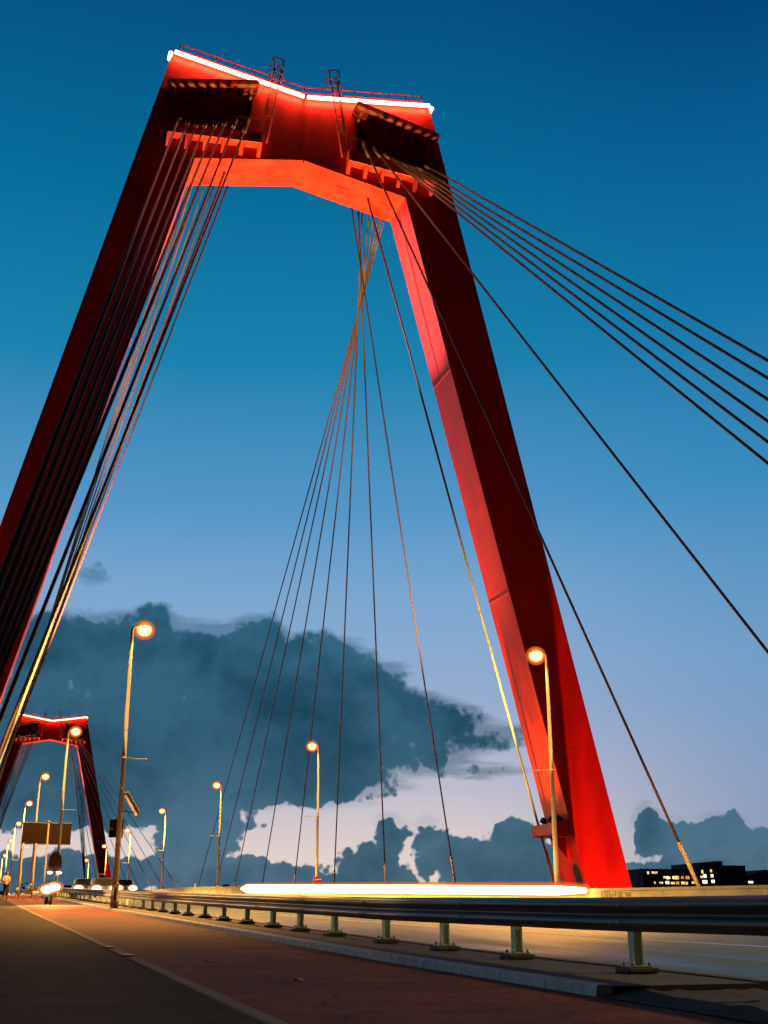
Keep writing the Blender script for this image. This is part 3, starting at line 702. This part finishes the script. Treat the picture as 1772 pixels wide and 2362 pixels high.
for sg in (-1, 1):
    mb = MB(); mb.ball((sg*.30, -.06, .0), .11, 1.5, 1, .7); mb.build('lamp', LAMPW, ws)
tag(ws, "dark red shield shaped sign with two small white lamps at its foot", "sign")
rs = empty('red_plate', (23.5, 86.8, zd(87)+.98))
mb = MB(); mb.box((.02, 0, .3), (.62, .04, .60)); mb.build('plate', SIGNR, rs, bevel=.05)
mb = MB(); mb.box((.06, -.026, .44), (.40, .008, .10), Matrix.Rotation(R(-6), 3, 'Y')); mb.build('white_bar', WHITEP, rs); mb = MB(); mb.box((.0, -.026, .17), (.3, .008, .05)); mb.build('white_bar', WHITEP, rs)
tag(rs, "small red square plate with white bars on a lamp pole above the white light trail", "sign")

# wide sign board seen from behind on three legs
sb = empty('sign_board', (4.9, 96.0, zd(96)))
mb = MB(); mb.box((0, 0, 4.60), (3.55, .06, 1.50)); brd = mb.build('board', SIGNB, sb)
mb = MB()
for k in range(15): mb.box((-1.7+k*.243, -.045, 4.60), (.03, .03, 1.48))
mb.build('board_ribs', SIGNB, brd)
mb = MB(); mb.box((0, -.05, 5.38), (3.6, .09, .07)); mb.box((0, -.05, 3.83), (3.6, .09, .05)); mb.build('board_frame', DARKM, brd)
for x in (-1.62, -.70, .10): mb = MB(); mb.tube((x, -.12, 0), (x, -.12, 5.35 if x > 0 else 3.9), .065, n=10); mb.build('leg', POLE, sb)
mb = MB(); mb.ball((.1, -.12, 5.48), .1, 1.2, 1, .6); mb.build('cap', POLE, sb)
tag(sb, "wide brown sign board seen from behind on three thin legs, beside the far cycle path", "sign board")

# ------------------------------------------------------------------ far vehicles with dazzling headlights
CARP = mat('car_paint', (.06, .06, .07), .3, metal=.4, vary=.1)
GLASS = mat('car_glass', (.01, .012, .014), .08, spec=.7, vary=.1)
TYRE = mat('tyre_rubber', (.015, .015, .015), .9)
def make_car():
    root = empty('car')
    prof = [(-2.1, .32), (-2.15, .62), (-2.02, .80), (-1.15, .93), (-.45, 1.42), (1.0, 1.46), (1.75, 1.02), (2.1, .95), (2.18, .6), (2.12, .32)]
    mb = MB(); secs = []
    for x, k in ((-.86, .90), (-.80, .98), (-.5, 1), (.5, 1), (.80, .98), (.86, .90)):
        secs.append([(x*(1 if z < 1 else .84), yy, .32+(z-.32)*k) for yy, z in prof])
    mb.sweep(secs, True); body = mb.build('body', CARP, root, bevel=.04, smooth=False)
    mb = MB(); mb.hull([(-.66, -1.12, .965), (.66, -1.12, .965), (.6, -.5, 1.40), (-.6, -.5, 1.40)], [(-.66, -1.16, .975), (.66, -1.16, .975), (.6, -.54, 1.41), (-.6, -.54, 1.41)]); mb.build('windscreen', GLASS, root)
    for sg in (-1, 1):
        mb = MB(); mb.hull([(sg*.70, -.55, 1.0), (sg*.70, 1.2, 1.03), (sg*.68, .95, 1.36), (sg*.68, -.3, 1.36)], [(sg*.80, -.55, 1.0), (sg*.80, 1.2, 1.03), (sg*.745, .95, 1.36), (sg*.745, -.3, 1.36)]); mb.build('side_window', GLASS, root)
        mb = MB(); mb.ball((sg*.60, -2.08, .68), .24, 1.4, .5, .9); hl = mb.build('headlight', LAMPW, root); mb = MB(); mb.ball((sg*.60, -2.08, .68), .36, 1.4, .5, .9); mb.build('headlight_halo', GLARE, hl)  # outer shell imitates the glare round the headlight
        for yy in (-1.35, 1.35):
            mb = MB(); mb.tube((sg*.70, yy, .32), (sg*.88, yy, .32), .32, n=18); w = mb.build('wheel', TYRE, root)
            mb = MB(); mb.tube((sg*.87, yy, .32), (sg*.89, yy, .32), .19, n=14); mb.build('rim', GALV, w)
    mb = MB(); mb.box((0, -2.14, .50), (.9, .04, .12)); mb.build('grille', BLACK, root)
    d = bpy.data.lights.new('headlight_beam', 'SPOT'); d.energy = 4500; d.color = (1, .72, .42); d.spot_size = R(60); d.spot_blend = .8; d.shadow_soft_size = .3
    o = bpy.data.objects.new('headlight_beam', d); COL.objects.link(o); o.parent = root; o.location = (0, -2.3, .68); o.rotation_euler = (R(84), 0, 0)
    o.rotation_euler = Vector((0, -1, -.05)).to_track_quat('-Z', 'Y').to_euler()
    return root
car = make_car()
for i, (x, y, lab) in enumerate([(8.9, 92, "dark car with dazzling headlights behind the guard rail, nearest of the cars"),
                                 (8.6, 104, "dark car with white headlights close behind the nearest car"),
                                 (12.6, 112, "dark car with white headlights in the outer lane right of the big lamp pole's foot")]):
    c = car if i == 0 else copy_tree(car); c.location = (x, y, zd(y)-.01); c.rotation_euler = (math.atan(.03), 0, 0); tag(c, lab, "car", "oncoming cars with headlights on")
# scooter on the cycle path
sc_ = empty('scooter', (3.72, 66.0, zd(66))); sc_.rotation_euler = (R(1.8), 0, R(6))
mb = MB(); pf = [(-.30, .30), (.35, .30), (.55, .42), (.78, .62), (.62, .78), (.12, .74), (.02, .42), (-.28, .40)]
mb.hull([(-.16, a, b) for a, b in pf], [(.16, a, b) for a, b in pf]); mb.build('body', CARP, sc_, bevel=.05)
mb = MB(); mb.hull([(-.2, -.46, .35), (.2, -.46, .35), (.2, -.36, .32), (-.2, -.36, .32)], [(-.17, -.34, .98), (.17, -.34, .98), (.17, -.26, .98), (-.17, -.26, .98)]); mb.build('leg_shield', CARP, sc_, bevel=.03)
mb = MB(); mb.box((0, .35, .80), (.27, .62, .10)); mb.build('seat', BLACK, sc_, bevel=.03)
mb = MB(); mb.tube((0, -.58, .3), (0, -.28, 1.0), .035); mb.path([(-.34, -.2, 1.06), (-.1, -.28, 1.03), (.1, -.28, 1.03), (.34, -.2, 1.06)], .022); mb.build('handlebar', DARKM, sc_)
for yy in (-.62, .62):
    mb = MB(); mb.tube((-.06, yy, .25), (.06, yy, .25), .25, n=18); w = mb.build('wheel', TYRE, sc_); mb = MB(); mb.tube((-.065, yy, .25), (.065, yy, .25), .13, n=12); mb.build('rim', GALV, w)
for sg in (-1, 1): mb = MB(); mb.ball((sg*.17, -.42, .78+.06*sg), .20, 1.5, .6, .9); hl = mb.build('headlight', LAMPW, sc_); mb = MB(); mb.ball((sg*.17, -.44, .78+.06*sg), .32, 1.5, .6, .9); mb.build('headlight_halo', GLARE, hl)  # glare round each headlight built as a glowing shell
d = bpy.data.lights.new('headlight_beam', 'SPOT'); d.energy = 7000; d.color = (1, .50, .14); d.spot_size = R(85); d.spot_blend = .8; d.shadow_soft_size = .2
o = bpy.data.objects.new('headlight_beam', d); COL.objects.link(o); o.parent = sc_; o.location = (0, -.75, .8); o.rotation_euler = Vector((0, -1, -.12)).to_track_quat('-Z', 'Y').to_euler()
tag(sc_, "small motor scooter with dazzling twin headlights on the red cycle path", "scooter")

# ------------------------------------------------------------------ person in white shirt on the footpath
SKIN = mat('skin', (.42, .22, .14), .6, vary=.08); SHIRT = mat('white_shirt', (.74, .66, .56), .85, vary=.08, scale=8)
TROU = mat('black_trousers', (.014, .014, .016), .9); HAIR = mat('dark_hair', (.02, .014, .010), .7); SHOE = mat('dark_shoes', (.02, .018, .018), .7)
def skinned(name, verts, edges, m, parent, root=0, sub=2):
    me = bpy.data.meshes.new(name); me.from_pydata([v[:3] for v in verts], edges, []); me.materials.append(m)
    o = bpy.data.objects.new(name, me); COL.objects.link(o); o.parent = parent
    o.modifiers.new('skin', 'SKIN'); sv = me.skin_vertices[0].data
    for i, v in enumerate(verts):
        sv[i].radius = (v[3], v[4] if len(v) > 4 else v[3]); sv[i].use_root = (i == root)
    s_ = o.modifiers.new('sub', 'SUBSURF'); s_.levels = sub; s_.render_levels = sub
    for p in me.polygons: p.use_smooth = True
    return o
pr = empty('person', (2.24, 92.0, zd(92)), R(20)); pr.scale = (1.05, 1.05, 1.05)
V = [(0, 0, .95, .13, .10), (0, .01, 1.12, .12, .095), (0, .02, 1.32, .15, .10), (0, .01, 1.46, .07, .07), (0, -.01, 1.54, .052, .052), (0, -.02, 1.62, .078, .088), (0, -.015, 1.72, .075, .088),
     (.17, .01, 1.42, .05), (.23, -.02, 1.16, .042), (.13, -.22, 1.12, .034), (.05, -.30, 1.16, .028),
     (-.17, .01, 1.42, .05), (-.23, -.02, 1.16, .042), (-.13, -.22, 1.10, .034), (-.04, -.29, 1.14, .028),
     (.09, 0, .88, .085), (.10, -.03, .50, .058), (.10, .02, .10, .04), (.10, -.12, .05, .038),
     (-.09, 0, .88, .085), (-.10, .02, .50, .058), (-.10, .10, .10, .04), (-.10, -.04, .05, .038)]
Ed = [(0, 1), (1, 2), (2, 3), (3, 4), (4, 5), (5, 6), (2, 7), (7, 8), (8, 9), (9, 10), (2, 11), (11, 12), (12, 13), (13, 14), (0, 15), (15, 16), (16, 17), (17, 18), (0, 19), (19, 20), (20, 21), (21, 22)]
skinned('body', V, Ed, SKIN, pr)
# face: nose, eyes, ears are tiny at this distance
mb = MB(); mb.ball((0, -.112, 1.655), .016, .8, 1, 1.3, 8, 6)
for sg in (-1, 1): mb.ball((sg*.082, -.01, 1.66), .022, .4, .8, 1.2, 8, 6)
mb.build('nose_and_ears', SKIN, pr)
mb = MB()
for sg in (-1, 1): mb.ball((sg*.03, -.098, 1.685), .010, 1.2, .6, .8, 8, 6)
mb.build('eyes', BLACK, pr)
for sg in (-1, 1):                                         # hands: palm, four fingers, thumb
    mb = MB(); base = Vector((sg*.045, -.30, 1.15)); mb.ball(base+Vector((-sg*.02, -.03, .005)), .04, 1, 1.1, .5, 10, 6)
    for j in range(4): mb.path([base+Vector((-sg*.03-.0*j, -.05, .03-.02*j)), base+Vector((-sg*.055, -.085, .028-.02*j)), base+Vector((-sg*(.09-.004*abs(j-1)), -.08, .02-.02*j))], [.009, .008, .006], 6)
    mb.path([base+Vector((0, -.03, .03)), base+Vector((-sg*.02, -.06, .055)), base+Vector((-sg*.045, -.075, .06))], [.010, .009, .007], 6)
    mb.build('hand', SKIN, pr)
S = [(0, 0, .93, .15, .12), (0, .01, 1.12, .145, .12), (0, .02, 1.32, .175, .125), (0, .01, 1.45, .085, .08), (.175, .01, 1.41, .068), (.235, -.02, 1.17, .058), (.15, -.20, 1.125, .048), (-.175, .01, 1.41, .068), (-.235, -.02, 1.17, .058), (-.15, -.20, 1.105, .048)]
skinned('shirt', S, [(0, 1), (1, 2), (2, 3), (2, 4), (4, 5), (5, 6), (2, 7), (7, 8), (8, 9)], SHIRT, pr)
Tq = [(0, 0, .95, .145, .11), (.09, 0, .86, .105), (.10, -.03, .50, .08), (.10, .02, .12, .062), (-.09, 0, .86, .105), (-.10, .02, .50, .08), (-.10, .10, .12, .062)]
skinned('trousers', Tq, [(0, 1), (1, 2), (2, 3), (0, 4), (4, 5), (5, 6)], TROU, pr)
mb = MB(); mb.ball((0, .005, 1.725), .098, .95, 1.05, .85); mb.build('hair', HAIR, pr)
for sg, yy in ((1, -.05), (-1, .03)): mb = MB(); mb.ball((sg*.10, yy, .045), .13, .4, 1, .36); mb.build('shoe', SHOE, pr)
mb = MB(); mb.box((0, -.36, 1.17), (.075, .012, .15), Matrix.Rotation(R(-35), 3, 'X')); ph = mb.build('phone', BLACK, None); ph.matrix_world = Matrix.Translation(pr.location) @ Matrix.Rotation(R(20), 4, 'Z') @ Matrix.Scale(1.05, 4)
tag(ph, "dark phone held up in both hands by the person in white", "phone")
tag(pr, "person in a white shirt and black trousers walking on the footpath at the left edge", "person")

# ------------------------------------------------------------------ buildings and trees beyond the river
KS = 2.3
def far_block(name, lab, boxes, wins, wallm):
    b = empty(name, (171.4*KS, 300*KS, -12.2)); b.scale = (KS, KS, KS)
    for (x0, x1, z1, part) in boxes:
        mb = MB(); mb.box(((x0+x1)/2, 7, z1/2), (x1-x0, 14, z1)); mb.build(part, wallm, b)
        mb = MB(); mb.box(((x0+x1)/2, 7, z1+.06), (x1-x0+.2, 14.2, .12)); mb.build('roof', ROOFM, b)
    for (u, v, w, h, c) in wins:
        x = (1380+u/4.232-1473)*.137; z = ZO+13.7-(1960+v/4.232-2012)*.118; w *= .0324; h *= .0279
        mb = MB(); mb.box((x, -.02, z), (w, .05, h)); f = mb.build('window', c, b)
        mb = MB(); mb.box((x, -.05, z), (.04, .03, h)); mb.build('mullion', ROOFM, f)
    return tag(b, lab, "building")
ZO = 13.5/KS
ux = lambda u: (1380+u/4.232-1473)*.137
uz = lambda v: ZO+13.7-(1960+v/4.232-2012)*.118
Y_, O_, W_ = WIN_Y, WIN_O, WIN_W
far_block('office_building', "dark low office block with rows of yellow lit windows, right of the pylon foot", [(ux(430), ux(968), uz(212), 'wall')],
    [(483,245,18,25,Y_),(527,242,18,20,Y_),(548,243,12,20,Y_),(566,242,10,20,Y_),(638,285,22,20,Y_),(668,290,28,25,W_),(690,290,8,18,Y_),(722,288,14,26,W_),(747,288,28,32,Y_),(770,288,8,30,Y_),(810,287,26,22,O_),(860,287,36,30,O_),(540,337,12,20,Y_),(590,337,10,18,Y_),(610,337,16,20,Y_),(660,335,34,25,W_),(712,340,36,20,Y_),(758,338,32,28,O_),(812,337,34,26,Y_),(847,340,18,24,Y_),(908,333,22,22,Y_),(942,333,26,22,Y_),(912,240,24,20,W_),(942,287,14,24,Y_)] + [(u, v, 22, 18, GLASS) for u, v in ((600,243),(640,243),(680,243),(720,243),(760,243),(800,243),(840,243),(590,288),(540,288),(500,288),(900,288),(490,337))], BLDG)
far_block('tower_block', "taller dark block with a roof box and bright square windows, next to the office", [(ux(970), ux(1148), uz(150), 'wall'), (ux(1149), ux(1214), uz(130), 'stair_tower')],
    [(1008,230,18,34,Y_),(1095,220,16,26,Y_),(998,278,24,20,Y_),(1030,270,28,32,W_),(1100,267,24,28,W_),(1025,325,46,30,W_),(1105,320,30,28,W_)] + [(u, v, 20, 22, GLASS) for u, v in ((1050,225),(1050,180),(1095,180),(1180,180),(1180,225),(1180,270))], BLDG2)
far_block('warehouse', "dark flat roofed block without lit windows, right of the tower block", [(ux(1216), ux(1440), uz(170), 'wall')], [(u, v, 30, 20, GLASS) for u, v in ((1260,220),(1310,220),(1360,220),(1410,220),(1260,270),(1310,270),(1360,270),(1410,270))], BLDG)
hb = empty('gabled_hall', (171.4*KS, 300*KS, -12.2)); hb.scale = (KS, KS, KS)
g0, g1, g2 = ux(1450), ux(1640), ux(1900)
mb = MB(); mb.hull([(g0, 0, 0), (g2, 0, 0), (g2, 0, uz(280)), (g1, 0, uz(208)), (g0, 0, uz(272))], [(g0, 14, 0), (g2, 14, 0), (g2, 14, uz(280)), (g1, 14, uz(208)), (g0, 14, uz(272))]); mb.build('wall', BLDG, hb)
mb = MB(); mb.hull([(g0-.2, -.2, uz(276)), (g1, -.2, uz(210)), (g2, -.2, uz(282)), (g2, -.2, uz(274)), (g1, -.2, uz(202)), (g0-.2, -.2, uz(268))], [(g0-.2, 14.2, uz(276)), (g1, 14.2, uz(210)), (g2, 14.2, uz(282)), (g2, 14.2, uz(274)), (g1, 14.2, uz(202)), (g0-.2, 14.2, uz(268))]); mb.build('roof', ROOFM, hb)
mb = MB(); mb.box((ux(1478), -.1, uz(325)), (1.4, .2, .5)); mb.build('lit_porch', WIN_W, hb)
tag(hb, "dark hall with a low gabled roof at the right edge", "building")
ml = empty('mast', (170.6*KS, 299*KS, -12)); mb = MB(); mb.tube((0, 0, 0), (0, 0, 43), .55, .45, 8); mb.build('pole', DARKM, ml); mb = MB(); mb.box((0, 0, 43.2), (1.8, 1.0, .6)); mb.build('head', DARKM, ml)
tag(ml, "thin dark mast standing at the left end of the office block", "mast")
# far skyline: low blocks and trees, each its own thing
rnd = random.Random(11)
SKY = [(-8, 20, 13.5, 'b'), (26, 14, 15.8, 'b'), (52, 30, 14.2, 'b'), (95, 24, 15.0, 'b'), (128, 36, 14.0, 'b'), (170, 20, 16.0, 'b'), (200, 34, 14.4, 'b'), (250, 26, 15.0, 'b'), (292, 40, 14.2, 'b')]
for i, (x, w, h, _) in enumerate(SKY):
    b = empty('skyline_building', (x, 520, -10.5)); hh = h+10.5
    mb = MB(); mb.box((w/2, 8, hh/2), (w, 16, hh)); mb.build('wall', BLDG2 if i % 2 else BLDG, b)
    mb = MB(); mb.box((w/2, 8, hh+.2), (w+.6, 16.6, .4)); rf = mb.build('roof', ROOFM, b)
    mb = MB(); mb.box((w*.3, 6, hh+1.2), (2.5, 2.5, 1.8)); mb.build('chimney', ROOFM, rf)
    tag(b, f"{ORD[i] if i < 8 else 'last'} from the left of the low dark skyline blocks", "building", "skyline blocks")
def make_tree(seed, h):
    rn = random.Random(seed); root = empty('skyline_tree')
    mb = MB(); mb.tube((0, 0, 0), (0, 0, h*.5), .5, .3, 8)
    for k in range(4): a = k*1.6; mb.tube((0, 0, h*.4), (math.cos(a)*h*.2, math.sin(a)*h*.2, h*.68), .22, .1, 6)
    mb.build('trunk', BARK, root)
    mb = MB()
    cl = [(rn.gauss(0, h*.17), rn.gauss(0, h*.17), h*(.45+.5*rn.random()), h*(.07+.08*rn.random())) for _ in range(26)]
    for (cx, cy, cz, cr) in cl:
        for _ in range(46):
            u = Vector((rn.gauss(0, 1), rn.gauss(0, 1), rn.gauss(0, 1))).normalized()*cr*(.5+.6*rn.random()); p = Vector((cx, cy, cz))+u
            s1 = Vector((rn.gauss(0, 1), rn.gauss(0, 1), rn.gauss(0, 1))).normalized()*.42; s2 = s1.cross(u).normalized()*.36
            mb.face([p-s1-s2, p+s1-s2, p+s1*.6+s2, p-s1*.6+s2])
    mb.build('crown', LEAFM, root); return root
trees = [make_tree(5, 25), make_tree(9, 23)]
used = set()
for i, (x, y) in enumerate([(6, 500), (14, 505), (21, 498), (30, 503), (41, 500), (86, 505), (160, 500), (236, 505)]):
    k = i % 2; o = trees[k] if k not in used else copy_tree(trees[k]); used.add(k); o.location = (x, y, -10.5); o.rotation_euler = (0, 0, i*1.3)
    tag(o, f"dark tree on the far bank, {ORD[i]} from the left along the skyline", "tree", "skyline trees")

# dry leaves on the cycle path
LEAF = mat('dry_leaf', (.42, .30, .10), .8)
for i, (x, y, lab) in enumerate([(3.02, 16.4, "dry leaf lying on the red cycle path, the one farther from the guard rail"), (3.3, 12.9, "tiny dry leaf on the red cycle path, the one nearer the bottom edge")]):
    mb = MB(); pts = [(.09*math.cos(t)*(1+.3*math.sin(3*t)), .05*math.sin(t), .012+.01*math.cos(2*t)) for t in [2*math.pi*k/10 for k in range(10)]]
    mb.hull(pts, [(a, b, c+.004) for a, b, c in pts]); o = mb.build('leaf', LEAF); o.location = (x, y, zd(y)+.002); o.rotation_euler = (0, 0, i*1.1); tag(o, lab, "leaf", "dry leaves on the cycle path")
